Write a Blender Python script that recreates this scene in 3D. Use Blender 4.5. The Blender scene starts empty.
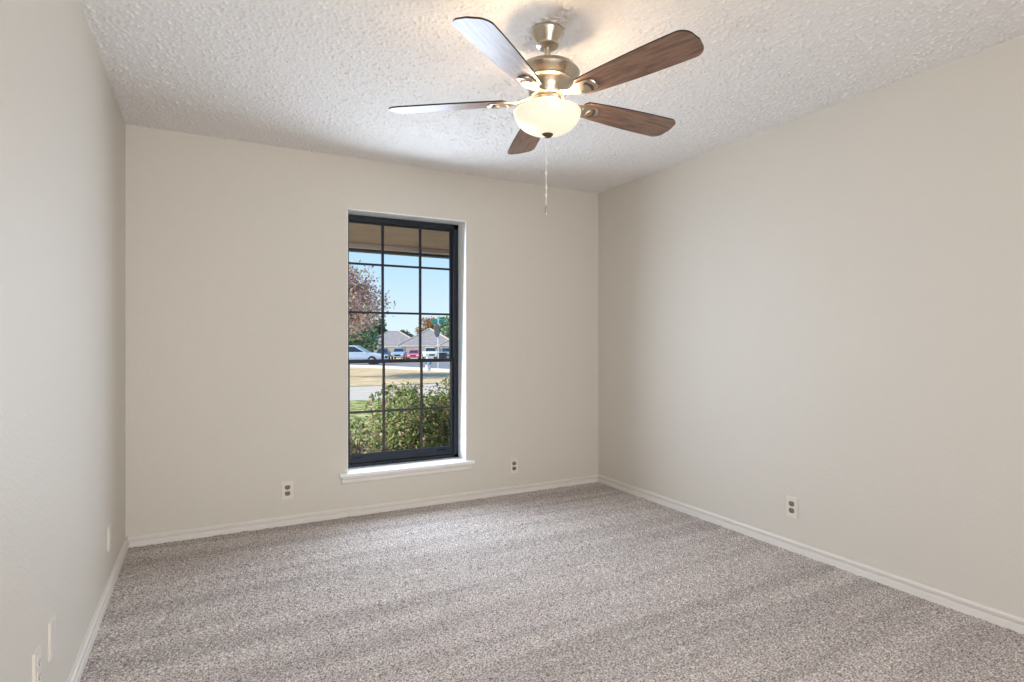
import bpy, bmesh, math, random
import numpy as np
from mathutils import Vector, Matrix, noise
PI = math.pi
R = math.radians
sc = bpy.context.scene
COL = sc.collection

# ------------------------------------------------------------------ camera
EYE = 1.19
YAW = R(27.97)
cam = bpy.data.cameras.new('camera')
cam.sensor_width = 36.0
cam.lens = 36.0 * 578.0 / 1024.0
cam.clip_start = 0.02
cam.clip_end = 900
camo = bpy.data.objects.new('camera', cam)
camo.location = (0, 0, EYE)
camo.rotation_euler = (R(90), 0, -YAW)
COL.objects.link(camo)
sc.camera = camo

# ------------------------------------------------------------------ colour management
sc.view_settings.view_transform = 'Standard'
sc.view_settings.look = 'None'
sc.view_settings.exposure = 0.08
sc.view_settings.gamma = 1.0
sc.view_settings.use_curve_mapping = False

# ------------------------------------------------------------------ sky
w = bpy.data.worlds.new('sky')
sc.world = w
w.use_nodes = True
nt = w.node_tree
nt.nodes.clear()
wo = nt.nodes.new('ShaderNodeOutputWorld')
bg = nt.nodes.new('ShaderNodeBackground')
ge = nt.nodes.new('ShaderNodeTexCoord')
sx = nt.nodes.new('ShaderNodeSeparateXYZ')
rp = nt.nodes.new('ShaderNodeValToRGB')
rp.color_ramp.elements[0].position = 0.0
rp.color_ramp.elements[0].color = (0.78, 0.90, 1.0, 1)
rp.color_ramp.elements[1].position = 0.5
rp.color_ramp.elements[1].color = (0.16, 0.36, 0.80, 1)
e = rp.color_ramp.elements.new(0.14)
e.color = (0.50, 0.74, 0.98, 1)
nt.links.new(ge.outputs['Generated'], sx.inputs[0])
nt.links.new(sx.outputs['Z'], rp.inputs[0])
nt.links.new(rp.outputs[0], bg.inputs[0])
bg.inputs[1].default_value = 1.1
nt.links.new(bg.outputs[0], wo.inputs[0])

# ------------------------------------------------------------------ sun
sun = bpy.data.lights.new('sun', 'SUN')
sun.energy = 6.2
sun.angle = R(0.6)
sun.color = (1.0, 0.93, 0.82)
suno = bpy.data.objects.new('sun', sun)
suno.rotation_euler = Vector((1.0, -0.15, -0.80)).to_track_quat('-Z', 'Y').to_euler()
suno.location = (-20, 3, 20)
COL.objects.link(suno)

# ------------------------------------------------------------------ room dimensions
XL, XR, YB, YR = -0.405, 2.944, 3.983, -1.50
H = 2.44
WX0, WX1, WZ0, WZ1 = 0.852, 1.728, 0.285, 2.088     # opening of the window in the back wall
DX0, DX1, DZ1 = -0.25, 1.45, 2.08                    # invented cased opening behind the camera, lets the fill light in

def area(name, loc, direction, sx_, sy_, power, color):
    l = bpy.data.lights.new(name, 'AREA')
    l.shape = 'RECTANGLE'
    l.size = sx_
    l.size_y = sy_
    l.energy = power
    l.color = color
    o = bpy.data.objects.new(name, l)
    o.location = loc
    o.rotation_euler = Vector(direction).to_track_quat('-Z', 'Y').to_euler()
    COL.objects.link(o)
    return o
# daylight entering by the window of the back wall, and an added fill light in an unseen hall behind the camera
day = area('daylight_back_window', ((WX0 + WX1) / 2, 4.070, (0.30 + WZ1) / 2), (0, -1, -0.05), 0.80, 1.68, 38.5, (0.70, 0.83, 1.0))
day.data.spread = R(150)
hall = area('rear_opening_fill', ((DX0 + DX1) / 2, YR - 1.0, DZ1 / 2), (0, 1, 0.0), DX1 - DX0, DZ1 - 0.1, 112, (0.97, 0.98, 1.0))  # added fill

# ------------------------------------------------------------------ mesh helpers
def obj(name, bm, mat=None, parent=None, smooth=False, kind=None, label=None):
    me = bpy.data.meshes.new(name)
    bmesh.ops.recalc_face_normals(bm, faces=bm.faces) if smooth != 'leaf' else None
    bm.to_mesh(me)
    bm.free()
    mats = mat if isinstance(mat, (list, tuple)) else [mat]
    for m in mats:
        if m:
            me.materials.append(m)
    if smooth and smooth != 'leaf':
        for p in me.polygons:
            p.use_smooth = True
        try:
            me.set_sharp_from_angle(angle=R(40))
        except Exception:
            pass
    o = bpy.data.objects.new(name, me)
    COL.objects.link(o)
    if parent:
        o.parent = parent
    if kind:
        o['kind'] = kind
    if label:
        o['label'] = label
    return o

def thing(name, label, cat, loc=(0, 0, 0), rotz=0, group=None):
    o = bpy.data.objects.new(name, None)
    o.empty_display_size = 0.1
    COL.objects.link(o)
    o.location = loc
    o.rotation_euler = (0, 0, rotz)
    o['label'] = label
    o['category'] = cat
    if group:
        o['group'] = group
    return o

def tag(o, label, cat, group=None):
    o['label'] = label
    o['category'] = cat
    if group:
        o['group'] = group
    return o

def copy_tree(o, parent=None):
    c = o.copy()
    COL.objects.link(c)
    c.parent = parent
    for ch in list(o.children):
        copy_tree(ch, c)
    return c

def bx(bm, x0, x1, y0, y1, z0, z1, bevel=0.0, mi=0, M=None):
    r = bmesh.ops.create_cube(bm, size=1.0)
    vs = r['verts']
    for v in vs:
        v.co = Vector(((x0 + x1) / 2 + v.co.x * (x1 - x0), (y0 + y1) / 2 + v.co.y * (y1 - y0), (z0 + z1) / 2 + v.co.z * (z1 - z0)))
        if M:
            v.co = M @ v.co
    fs = set()
    for v in vs:
        for f in v.link_faces:
            fs.add(f)
    for f in fs:
        f.material_index = mi
    if bevel > 0:
        es = set()
        for f in fs:
            for ed in f.edges:
                es.add(ed)
        bmesh.ops.bevel(bm, geom=list(es), offset=bevel, segments=2, profile=0.5, affect='EDGES')

def lathe(bm, prof, seg=48, mi=0, c=(0, 0, 0), close=True):
    rings = []
    for (r, z) in prof:
        if r < 1e-6:
            rings.append([bm.verts.new((c[0], c[1], c[2] + z))])
        else:
            rings.append([bm.verts.new((c[0] + r * math.cos(2 * PI * k / seg), c[1] + r * math.sin(2 * PI * k / seg), c[2] + z)) for k in range(seg)])
    for a, b in zip(rings, rings[1:]):
        for k in range(seg):
            k2 = (k + 1) % seg
            if len(a) == 1 and len(b) == 1:
                continue
            if len(a) == 1:
                f = bm.faces.new((a[0], b[k], b[k2]))
            elif len(b) == 1:
                f = bm.faces.new((a[k], b[0], a[k2]))
            else:
                f = bm.faces.new((a[k], b[k], b[k2], a[k2]))
            f.material_index = mi

def prism(bm, pts, z0, z1, mi=0, M=None):
    """outline pts (x, y) extruded in z, then moved by M"""
    M = M or Matrix.Identity(4)
    a = [bm.verts.new(M @ Vector((p[0], p[1], z0))) for p in pts]
    b = [bm.verts.new(M @ Vector((p[0], p[1], z1))) for p in pts]
    n = len(pts)
    fs = [bm.faces.new(list(reversed(a))), bm.faces.new(b)]
    for k in range(n):
        fs.append(bm.faces.new((a[k], a[(k + 1) % n], b[(k + 1) % n], b[k])))
    for f in fs:
        f.material_index = mi
    return fs

def tube(bm, p0, p1, r0, r1=None, seg=8, mi=0):
    r1 = r0 if r1 is None else r1
    p0, p1 = Vector(p0), Vector(p1)
    d = (p1 - p0)
    q = d.to_track_quat('Z', 'Y').to_matrix()
    A = [bm.verts.new(p0 + q @ Vector((r0 * math.cos(2 * PI * k / seg), r0 * math.sin(2 * PI * k / seg), 0))) for k in range(seg)]
    B = [bm.verts.new(p1 + q @ Vector((r1 * math.cos(2 * PI * k / seg), r1 * math.sin(2 * PI * k / seg), 0))) for k in range(seg)]
    for k in range(seg):
        f = bm.faces.new((A[k], A[(k + 1) % seg], B[(k + 1) % seg], B[k]))
        f.material_index = mi
    f = bm.faces.new(list(reversed(A))); f.material_index = mi
    f = bm.faces.new(B); f.material_index = mi

def sweep(bm, prof, path_fn, t0, t1):
    """profile (depth, height) dragged from t0 to t1 by path_fn(t, depth, height)"""
    a = [bm.verts.new(path_fn(t0, *p)) for p in prof]
    b = [bm.verts.new(path_fn(t1, *p)) for p in prof]
    n = len(prof)
    for k in range(n):
        bm.faces.new((a[k], a[(k + 1) % n], b[(k + 1) % n], b[k]))
    bm.faces.new(a)
    bm.faces.new(list(reversed(b)))

# ------------------------------------------------------------------ materials
def new_mat(name, color=(0.8, 0.8, 0.8), rough=0.5, metal=0.0, spec=0.5):
    m = bpy.data.materials.new(name)
    m.use_nodes = True
    b = m.node_tree.nodes['Principled BSDF']
    b.inputs['Base Color'].default_value = (*color, 1)
    b.inputs['Roughness'].default_value = rough
    b.inputs['Metallic'].default_value = metal
    b.inputs['Specular IOR Level'].default_value = spec
    return m

def N(m, t, **kw):
    n = m.node_tree.nodes.new(t)
    for k, v in kw.items():
        setattr(n, k, v)
    return n

def L(m, a, b):
    m.node_tree.links.new(a, b)

def coords(m, scale=(1, 1, 1), rot=(0, 0, 0)):
    tc = N(m, 'ShaderNodeTexCoord')
    mp = N(m, 'ShaderNodeMapping')
    mp.inputs['Scale'].default_value = scale
    mp.inputs['Rotation'].default_value = rot
    L(m, tc.outputs['Object'], mp.inputs['Vector'])
    return mp.outputs['Vector']

def ramp(m, fac, stops):
    r = N(m, 'ShaderNodeValToRGB')
    el = r.color_ramp.elements
    el[0].position, el[0].color = stops[0][0], (*stops[0][1], 1)
    el[1].position, el[1].color = stops[-1][0], (*stops[-1][1], 1)
    for p, c in stops[1:-1]:
        x = el.new(p)
        x.color = (*c, 1)
    L(m, fac, r.inputs[0])
    return r.outputs[0]

def noise_tex(m, vec, scale, detail=3, rough=0.6):
    n = N(m, 'ShaderNodeTexNoise')
    n.inputs['Scale'].default_value = scale
    n.inputs['Detail'].default_value = detail
    n.inputs['Roughness'].default_value = rough
    if vec is not None:
        L(m, vec, n.inputs['Vector'])
    return n.outputs['Fac']

def bump(m, height, strength, dist):
    b = N(m, 'ShaderNodeBump')
    b.inputs['Strength'].default_value = strength
    b.inputs['Distance'].default_value = dist
    L(m, height, b.inputs['Height'])
    L(m, b.outputs['Normal'], m.node_tree.nodes['Principled BSDF'].inputs['Normal'])

def base(m):
    return m.node_tree.nodes['Principled BSDF'].inputs['Base Color']

def speckle(name, stops, scale, rough=0.9, detail=4, bs=0.0, bd=0.02):
    m = new_mat(name, rough=rough, spec=0.2)
    v = coords(m)
    f = noise_tex(m, v, scale, detail, 0.7)
    L(m, ramp(m, f, stops), base(m))
    if bs:
        bump(m, f, bs, bd)
    return m

# wall paint with orange-peel texture
M_wall = new_mat('wall_paint', (0.67, 0.62, 0.545), 0.55, spec=0.35)
v = coords(M_wall)
bump(M_wall, noise_tex(M_wall, v, 95, 2, 0.5), 0.38, 0.003)
# popcorn ceiling
M_ceil = new_mat('popcorn_ceiling', (0.80, 0.765, 0.73), 0.95, spec=0.1)
v = coords(M_ceil)
vo = N(M_ceil, 'ShaderNodeTexVoronoi')
vo.inputs['Scale'].default_value = 85
L(M_ceil, v, vo.inputs['Vector'])
nz = noise_tex(M_ceil, v, 110, 4, 0.7)
mx = N(M_ceil, 'ShaderNodeMath', operation='SUBTRACT')
L(M_ceil, nz, mx.inputs[0])
mm = N(M_ceil, 'ShaderNodeMath', operation='MULTIPLY')
L(M_ceil, vo.outputs['Distance'], mm.inputs[0]); mm.inputs[1].default_value = 0.8
L(M_ceil, mm.outputs[0], mx.inputs[1])
bump(M_ceil, mx.outputs[0], 0.12, 0.002)
# carpet: tufts of three yarns, with the sweep of the vacuum cleaner
M_carpet = new_mat('frieze_carpet', rough=1.0, spec=0.05)
v = coords(M_carpet)
f1 = noise_tex(M_carpet, v, 140, 3, 0.75)
c1 = ramp(M_carpet, f1, [(0.36, (0.17, 0.135, 0.115)), (0.45, (0.36, 0.305, 0.275)), (0.53, (0.58, 0.52, 0.485)), (0.64, (0.86, 0.81, 0.78))])
v2 = coords(M_carpet, (0.16, 3.4, 1))
f2 = noise_tex(M_carpet, v2, 1.9, 3, 0.55)
c2 = ramp(M_carpet, f2, [(0.40, (0.90, 0.90, 0.90)), (0.60, (1.12, 1.12, 1.12))])
mix = N(M_carpet, 'ShaderNodeMixRGB', blend_type='MULTIPLY')
mix.inputs[0].default_value = 1.0
L(M_carpet, c1, mix.inputs[1]); L(M_carpet, c2, mix.inputs[2])
L(M_carpet, mix.outputs[0], base(M_carpet))

M_trim = new_mat('trim_paint', (0.78, 0.73, 0.67), 0.35)
M_reveal = new_mat('white_gloss_paint', (0.88, 0.88, 0.86), 0.35)
M_frame = new_mat('dark_bronze_aluminium', (0.014, 0.018, 0.028), 0.4, 0.0, 0.3)
M_muntin = new_mat('dark_brown_muntin', (0.035, 0.026, 0.022), 0.45)
M_plate = new_mat('almond_plastic', (0.74, 0.69, 0.61), 0.35)
M_slot = new_mat('dark_slot', (0.03, 0.025, 0.02), 0.6)
M_recept = new_mat('tan_receptacle', (0.22, 0.16, 0.115), 0.45)
M_screw = new_mat('screw_metal', (0.6, 0.58, 0.52), 0.35, 1.0)

M_nickel = new_mat('brushed_nickel', (0.56, 0.49, 0.40), 0.30, 1.0)
v = coords(M_nickel, (1, 1, 60))
bump(M_nickel, noise_tex(M_nickel, v, 20, 2, 0.5), 0.05, 0.001)
M_bronze = new_mat('aged_bronze_inlay', (0.16, 0.11, 0.075), 0.4, 0.8)
M_chain = new_mat('chain_metal', (0.86, 0.83, 0.77), 0.4, 0.3)
M_wood = new_mat('walnut_blade', rough=0.4, spec=0.4)
v = coords(M_wood, (1.0, 9, 9))
f = noise_tex(M_wood, v, 6.0, 5, 0.65)
c = ramp(M_wood, f, [(0.30, (0.085, 0.042, 0.027)), (0.48, (0.19, 0.105, 0.068)), (0.60, (0.27, 0.16, 0.105)), (0.74, (0.13, 0.07, 0.045))])
L(M_wood, c, base(M_wood))
bump(M_wood, f, 0.08, 0.002)
bw = M_wood.node_tree.nodes['Principled BSDF']
bw.inputs['Coat Weight'].default_value = 0.15
bw.inputs['Coat Roughness'].default_value = 0.3
M_edge = new_mat('dark_blade_edge', (0.02, 0.012, 0.01), 0.4)

M_bowl = new_mat('frosted_lit_glass', (0.50, 0.49, 0.46), 0.3)
b = M_bowl.node_tree.nodes['Principled BSDF']
b.inputs['Emission Color'].default_value = (1.0, 0.85, 0.58, 1)
b.inputs['Emission Strength'].default_value = 0.68

M_glass = bpy.data.materials.new('window_glass')
M_glass.use_nodes = True
t = M_glass.node_tree
t.nodes.clear()
o_ = t.nodes.new('ShaderNodeOutputMaterial')
ms = t.nodes.new('ShaderNodeMixShader')
tr = t.nodes.new('ShaderNodeBsdfTransparent')
tr.inputs[0].default_value = (0.95, 0.97, 0.97, 1)
gl = t.nodes.new('ShaderNodeBsdfGlossy')
gl.inputs['Roughness'].default_value = 0.02
ms.inputs[0].default_value = 0.006
t.links.new(tr.outputs[0], ms.inputs[1])
t.links.new(gl.outputs[0], ms.inputs[2])
t.links.new(ms.outputs[0], o_.inputs[0])

# ------------------------------------------------------------------ room shell
T = 0.14
BT = 0.30           # thickness of the outer back wall
def wall_with_hole(name, along, fixed0, fixed1, a0, a1, h0, h1, z0=0.0, z1=H, lo=-0.2):
    bm = bmesh.new()
    def q(u0, u1, zz0, zz1):
        if u1 - u0 < 1e-4 or zz1 - zz0 < 1e-4:
            return
        if along == 'x':
            bx(bm, u0, u1, fixed0, fixed1, zz0, zz1)
        else:
            bx(bm, fixed0, fixed1, u0, u1, zz0, zz1)
    q(a0, h0, lo, z1 if z1 > H else H)
    q(h1, a1, lo, H)
    q(h0, h1, lo, z0)
    q(h0, h1, z1, H)
    bmesh.ops.remove_doubles(bm, verts=bm.verts, dist=1e-5)
    return obj(name, bm, M_wall, kind='structure')

wall_with_hole('wall_back', 'x', YB, YB + BT, XL - 3.0, XR + 4.0, WX0, WX1, WZ0, WZ1)
bm = bmesh.new(); bx(bm, XR, XR + T, YR - T, YB, -0.2, H)
obj('wall_right', bm, M_wall, kind='structure')
wall_with_hole('wall_rear', 'x', YR - T, YR, XL, XR, DX0, DX1, -0.2, DZ1)
bm = bmesh.new(); bx(bm, XL - T, XL, YR - T, YB, -0.2, H)
obj('wall_left', bm, M_wall, kind='structure')
bm = bmesh.new(); bx(bm, XL - T, XR + T, YR - T, YB, -0.2, -0.02)
bx(bm, DX0 - 0.1, DX1 + 0.1, YR - T, YR + 0.01, -0.02, -0.001)
floor = obj('floor', bm, M_carpet, kind='structure')
bm = bmesh.new(); bx(bm, XL - T, XR + T, YR - T, YB + BT, H + 0.012, H + 0.16)
ceiling = obj('ceiling', bm, M_ceil, kind='structure')

def smooth_random(rng, nx, ny, passes):
    a = rng.random((ny, nx)).astype(np.float32)
    for _ in range(passes):
        a = (a + np.roll(a, 1, 0) + np.roll(a, -1, 0)) / 3
        a = (a + np.roll(a, 1, 1) + np.roll(a, -1, 1)) / 3
    a -= a.mean(); a /= a.std()
    return a

def relief(o, cell, z0, height_fn, seed, up=True):
    """adds a fine height grid to the room side of a slab"""
    rng = np.random.default_rng(seed)
    nx, ny = int((XR - XL) / cell) + 1, int((YB - YR) / cell) + 1
    xs = np.linspace(XL, XR, nx); ys = np.linspace(YR, YB, ny)
    hgt = height_fn(rng, nx, ny)
    X, Y = np.meshgrid(xs, ys)
    co = np.stack([X, Y, z0 + hgt], -1).reshape(-1, 3)
    idx = np.arange(nx * ny).reshape(ny, nx)
    a, b2, c2, d2 = idx[:-1, :-1], idx[:-1, 1:], idx[1:, 1:], idx[1:, :-1]
    q = np.stack([a, b2, c2, d2] if up else [a, d2, c2, b2], -1).reshape(-1, 4)
    old = o.data
    n0 = len(old.vertices)
    oc = np.empty(n0 * 3); old.vertices.foreach_get('co', oc)
    opoly = [tuple(p.vertices) for p in old.polygons]
    allco = np.vstack([oc.reshape(-1, 3), co])
    me = bpy.data.meshes.new(old.name)
    me.vertices.add(len(allco)); me.vertices.foreach_set('co', allco.ravel())
    oq = np.array(opoly, dtype=np.int64).reshape(-1, 4)
    faces = np.vstack([oq, q + n0])
    me.loops.add(faces.size); me.loops.foreach_set('vertex_index', faces.ravel())
    me.polygons.add(len(faces))
    me.polygons.foreach_set('loop_start', np.arange(len(faces)) * 4)
    me.update(calc_edges=True); me.validate()
    me.materials.append(old.materials[0])
    sm = np.ones(len(me.polygons), dtype=bool); sm[:len(oq)] = False
    me.polygons.foreach_set('use_smooth', sm)
    o.data = me

def popcorn(rng, nx, ny):
    a = smooth_random(rng, nx, ny, 1)
    b2 = smooth_random(rng, nx, ny, 4)
    return -np.clip(a - 0.25, 0.0, 2.2) * 0.0030 - b2 * 0.0004
def tufts(rng, nx, ny):
    a = smooth_random(rng, nx, ny, 1)
    b2 = smooth_random(rng, nx, ny, 12)
    return np.clip(a * 0.0020 + b2 * 0.0012, -0.006, 0.006)
relief(ceiling, 0.0038, H, popcorn, 4, up=False)
relief(floor, 0.0050, 0.0, tufts, 5, up=True)

# baseboards: square foot, cove groove and rounded cap
BP = [(0, 0), (0.018, 0), (0.018, 0.008), (0.0165, 0.010), (0.018, 0.012), (0.018, 0.031), (0.014, 0.035), (0.003, 0.036), (0.003, 0.045), (0.014, 0.046), (0.015, 0.054), (0.010, 0.061), (0, 0.061)]
def bb(name, fn, t0, t1):
    bm = bmesh.new()
    sweep(bm, BP, fn, t0, t1)
    obj(name, bm, M_trim, kind='structure')
bb('baseboard_back', lambda t, d, h: (t, YB - d, h), XL, XR)
bb('baseboard_left', lambda t, d, h: (XL + d, t, h), YR, YB)
bb('baseboard_right', lambda t, d, h: (XR - d, t, h), YR, YB)
bm = bmesh.new()
sweep(bm, BP, lambda t, d, h: (t, YR + d, h), XL, DX0 - 0.07)
sweep(bm, BP, lambda t, d, h: (t, YR + d, h), DX1 + 0.07, XR)
obj('baseboard_rear', bm, M_trim, kind='structure')
bm = bmesh.new()
for (a, b_) in ((DX0 - 0.06, DX0), (DX1, DX1 + 0.06)):
    bx(bm, a, b_, YR, YR + 0.015, 0, DZ1 + 0.06)
bx(bm, DX0, DX1, YR, YR + 0.015, DZ1, DZ1 + 0.06)
obj('trim_1', bm, M_trim, kind='structure')

# ------------------------------------------------------------------ window in the back wall
def empty(name, loc=(0, 0, 0), kind=None):
    o = bpy.data.objects.new(name, None)
    o.location = loc
    COL.objects.link(o)
    if kind:
        o['kind'] = kind
    return o
win = empty('window_1', (0, 0, 0), 'structure')
FY = 4.128                       # inner face of the metal frame
SILLZ = 0.297
bm = bmesh.new()
e_ = 0.004
bx(bm, WX0, WX0 + e_, YB, FY, SILLZ, WZ1)
bx(bm, WX1 - e_, WX1, YB, FY, SILLZ, WZ1)
bx(bm, WX0 + e_, WX1 - e_, YB, FY, WZ1 - e_, WZ1)
obj('window_reveal', bm, M_reveal, win, label='white painted reveal round the window opening')
bm = bmesh.new()                 # stool with horns and rounded nose
hx0, hx1 = 0.797, 1.777
pr = [(YB - 0.046, SILLZ - 0.004), (YB - 0.046, SILLZ - 0.018), (YB - 0.040, SILLZ - 0.022), (YB, SILLZ - 0.022), (YB, SILLZ), (YB - 0.042, SILLZ)]
sweep(bm, pr, lambda t_, a, b: (t_, a, b), hx0, hx1)
bx(bm, WX0, WX1, YB, FY + 0.03, SILLZ - 0.012, SILLZ)
obj('window_sill', bm, M_reveal, win, label='white window stool with small horns at both ends')
bm = bmesh.new()
ap = [(YB, SILLZ - 0.022), (YB - 0.030, SILLZ - 0.022), (YB - 0.028, SILLZ - 0.036), (YB - 0.019, SILLZ - 0.043), (YB - 0.018, SILLZ - 0.063), (YB - 0.010, SILLZ - 0.073), (YB, SILLZ - 0.076)]
sweep(bm, ap, lambda t_, a, b: (t_, a, b), hx0 + 0.016, hx1 - 0.016)
obj('apron', bm, M_trim, win)
bm = bmesh.new()                 # outer frame
FT, FB = WZ1 - 0.008, SILLZ + 0.001
FX0, FX1 = WX0 + e_, WX1 - e_
jw = 0.036
bx(bm, FX0, FX0 + jw, FY, FY + 0.085, FB, FT, 0.002)
bx(bm, FX1 - jw, FX1, FY, FY + 0.085, FB, FT, 0.002)
bx(bm, FX0, FX1, FY, FY + 0.085, FT - 0.034, FT, 0.002)
bx(bm, FX0, FX1, FY, FY + 0.085, FB, FB + 0.022, 0.002)
for xx in (FX0 + jw, FX1 - jw - 0.004):
    bx(bm, xx, xx + 0.004, FY + 0.030, FY + 0.036, FB + 0.02, FT - 0.03)
bx(bm, 1.16, 1.20, FY - 0.006, FY + 0.006, FT - 0.012, FT - 0.002)
obj('window_frame', bm, M_frame, win)
def sash(name, y0, y1, z0, z1, rail_b, rail_t, stile, rows, mcol):
    ix0, ix1 = FX0 + jw, FX1 - jw
    bm = bmesh.new()
    bx(bm, ix0, ix0 + stile, y0, y1, z0, z1, 0.0015)
    bx(bm, ix1 - stile, ix1, y0, y1, z0, z1, 0.0015)
    bx(bm, ix0 + stile, ix1 - stile, y0, y1, z0, z0 + rail_b, 0.0015)
    bx(bm, ix0 + stile, ix1 - stile, y0, y1, z1 - rail_t, z1, 0.0015)
    s = obj(name, bm, M_frame, win)
    ym = (y0 + y1) / 2
    for xx in (1.149, 1.436):
        bm = bmesh.new()
        bx(bm, xx - 0.0085, xx + 0.0085, ym - 0.012, ym + 0.006, z0 + rail_b, z1 - rail_t, 0.0015)
        obj('muntin', bm, mcol, s)
    for zz in rows:
        bm = bmesh.new()
        bx(bm, ix0 + stile, ix1 - stile, ym - 0.0115, ym + 0.0055, zz - 0.0075, zz + 0.0075, 0.0015)
        obj('muntin', bm, mcol, s)
    bm = bmesh.new()
    bx(bm, ix0 + stile - 0.002, ix1 - stile + 0.002, ym + 0.007, ym + 0.010, z0 + rail_b - 0.002, z1 - rail_t + 0.002)
    obj('pane', bm, M_glass, s)
    return s
s1 = sash('upper_sash', FY + 0.048, FY + 0.072, 1.030, FT - 0.032, 0.026, 0.012, 0.012, (1.745, 1.396), M_frame)
s2 = sash('lower_sash', FY + 0.018, FY + 0.042, FB + 0.022, 1.054, 0.062, 0.024, 0.012, (0.682,), M_muntin)
bm = bmesh.new()
bx(bm, 1.56, 1.62, FY + 0.008, FY + 0.019, FB + 0.055, FB + 0.062, 0.002)
bx(bm, 0.93, 0.99, FY + 0.008, FY + 0.019, FB + 0.055, FB + 0.062, 0.002)
obj('lift_handle', bm, M_frame, s2)

# ------------------------------------------------------------------ invented hall behind the opening, encloses the fill light and shuts out sky
bm = bmesh.new()
bx(bm, XL - T, XR + T, YR - T - 1.6, YR - T - 1.5, -0.2, H)
bx(bm, XL - T, XL, YR - T - 1.5, YR - T, -0.2, H)
bx(bm, XR, XR + T, YR - T - 1.5, YR - T, -0.2, H)
bx(bm, XL, XR, YR - T - 1.5, YR - T, H, H + 0.1)
obj('wall_added_hall', bm, M_wall, kind='structure')
bm = bmesh.new()
bx(bm, XL, XR, YR - T - 1.5, YR - T, -0.2, -0.002)
obj('floor_added_hall', bm, M_carpet, kind='structure')

# ------------------------------------------------------------------ outlets and plates
def rrect(w_, h_, r, n=4):
    pts = []
    for (cx, cy, a0) in ((w_ / 2 - r, h_ / 2 - r, 0), (-w_ / 2 + r, h_ / 2 - r, 90), (-w_ / 2 + r, -h_ / 2 + r, 180), (w_ / 2 - r, -h_ / 2 + r, 270)):
        for k in range(n + 1):
            a = R(a0 + 90 * k / n)
            pts.append((cx + r * math.cos(a), cy + r * math.sin(a)))
    return pts
MX = Matrix.Rotation(R(90), 4, 'X')      # outline (x, y, depth z) -> stands up in x/z, depth towards -y
def plate_mesh(bm):
    prism(bm, rrect(0.072, 0.116, 0.006), 0.0, 0.004, M=MX)
    prism(bm, rrect(0.066, 0.110, 0.005), 0.004, 0.0065, M=MX)
def outlet(loc, rz, label, blank=False, pale=False):
    o = thing('wall_plate' if blank else 'wall_outlet', label, 'wall plate' if blank else 'outlet', loc, rz)
    bm = bmesh.new(); plate_mesh(bm)
    obj('cover_plate', bm, M_plate, o)
    if blank:
        for zz in (0.042, -0.042):
            bm = bmesh.new()
            lathe(bm, [(0, 0.0085), (0.003, 0.0078), (0.0035, 0.0062)], 12)
            bmesh.ops.transform(bm, matrix=Matrix.Translation((0, 0, zz)) @ MX, verts=bm.verts)
            obj('screw', bm, M_screw, o)
        return o
    for zz in (0.0195, -0.0195):
        bm = bmesh.new()
        pts = []
        for k in range(24):
            a = 2 * PI * k / 24
            pts.append((0.0172 * math.cos(a), max(-0.0138, min(0.0138, 0.0172 * math.sin(a)))))
        prism(bm, pts, 0.006, 0.0085, M=Matrix.Translation((0, 0, zz)) @ MX)
        rc = obj('receptacle', bm, M_plate if pale else M_recept, o, label=None if pale else 'tan receptacle face')
        bm = bmesh.new()
        bx(bm, -0.0080, -0.0055, -0.0088, -0.0082, zz - 0.002, zz + 0.0075)
        bx(bm, 0.0055, 0.0080, -0.0088, -0.0082, zz - 0.001, zz + 0.0065)
        bx(bm, -0.0025, 0.0025, -0.0088, -0.0082, zz - 0.0095, zz - 0.0045)
        obj('slot', bm, M_slot, rc)
    bm = bmesh.new()
    lathe(bm, [(0, 0.0085), (0.003, 0.0078), (0.0035, 0.0062)], 12)
    bmesh.ops.transform(bm, matrix=MX, verts=bm.verts)
    obj('screw', bm, M_screw, o)
    return o
outlet((0.4706, YB, 0.225), 0, 'almond duplex outlet on the back wall to the left of the window')
outlet((2.131, YB, 0.215), 0, 'almond duplex outlet on the back wall to the right of the window')
outlet((XR, 2.151, 0.248), R(-90), 'almond duplex outlet low on the long right wall')
outlet((XL, 3.321, 0.255), R(90), 'small pale duplex outlet on the left wall nearest the far corner', pale=True)
outlet((XL, 1.985, 0.300), R(90), 'duplex outlet on the left wall cut by the bottom left of the picture', pale=True)
outlet((XL, 2.159, 0.308), R(90), 'blank almond cover plate on the left wall just past the nearest outlet', True)

# ------------------------------------------------------------------ ceiling fan
FCX, FCY = 1.213, 1.982
fan = thing('ceiling_fan', 'five-blade walnut ceiling fan with brushed nickel housing and lit frosted bowl', 'ceiling fan', (FCX, FCY, H))
zf = lambda z: z - H
bm = bmesh.new()
lathe(bm, [(0, zf(2.44)), (0.060, zf(2.44)), (0.066, zf(2.434)), (0.067, zf(2.428)), (0.064, zf(2.421)), (0.058, zf(2.410)), (0.050, zf(2.396)), (0.043, zf(2.384)), (0.041, zf(2.380)), (0.045, zf(2.377)), (0.045, zf(2.372)), (0.038, zf(2.366)), (0.026, zf(2.363)), (0, zf(2.363))])
obj('canopy', bm, M_nickel, fan, smooth=True)
bm = bmesh.new()
lathe(bm, [(0, zf(2.365)), (0.0125, zf(2.365)), (0.0125, zf(2.322)), (0.022, zf(2.318)), (0.022, zf(2.305)), (0, zf(2.305))], 24)
obj('downrod', bm, M_nickel, fan, smooth=True)
bm = bmesh.new()
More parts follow.
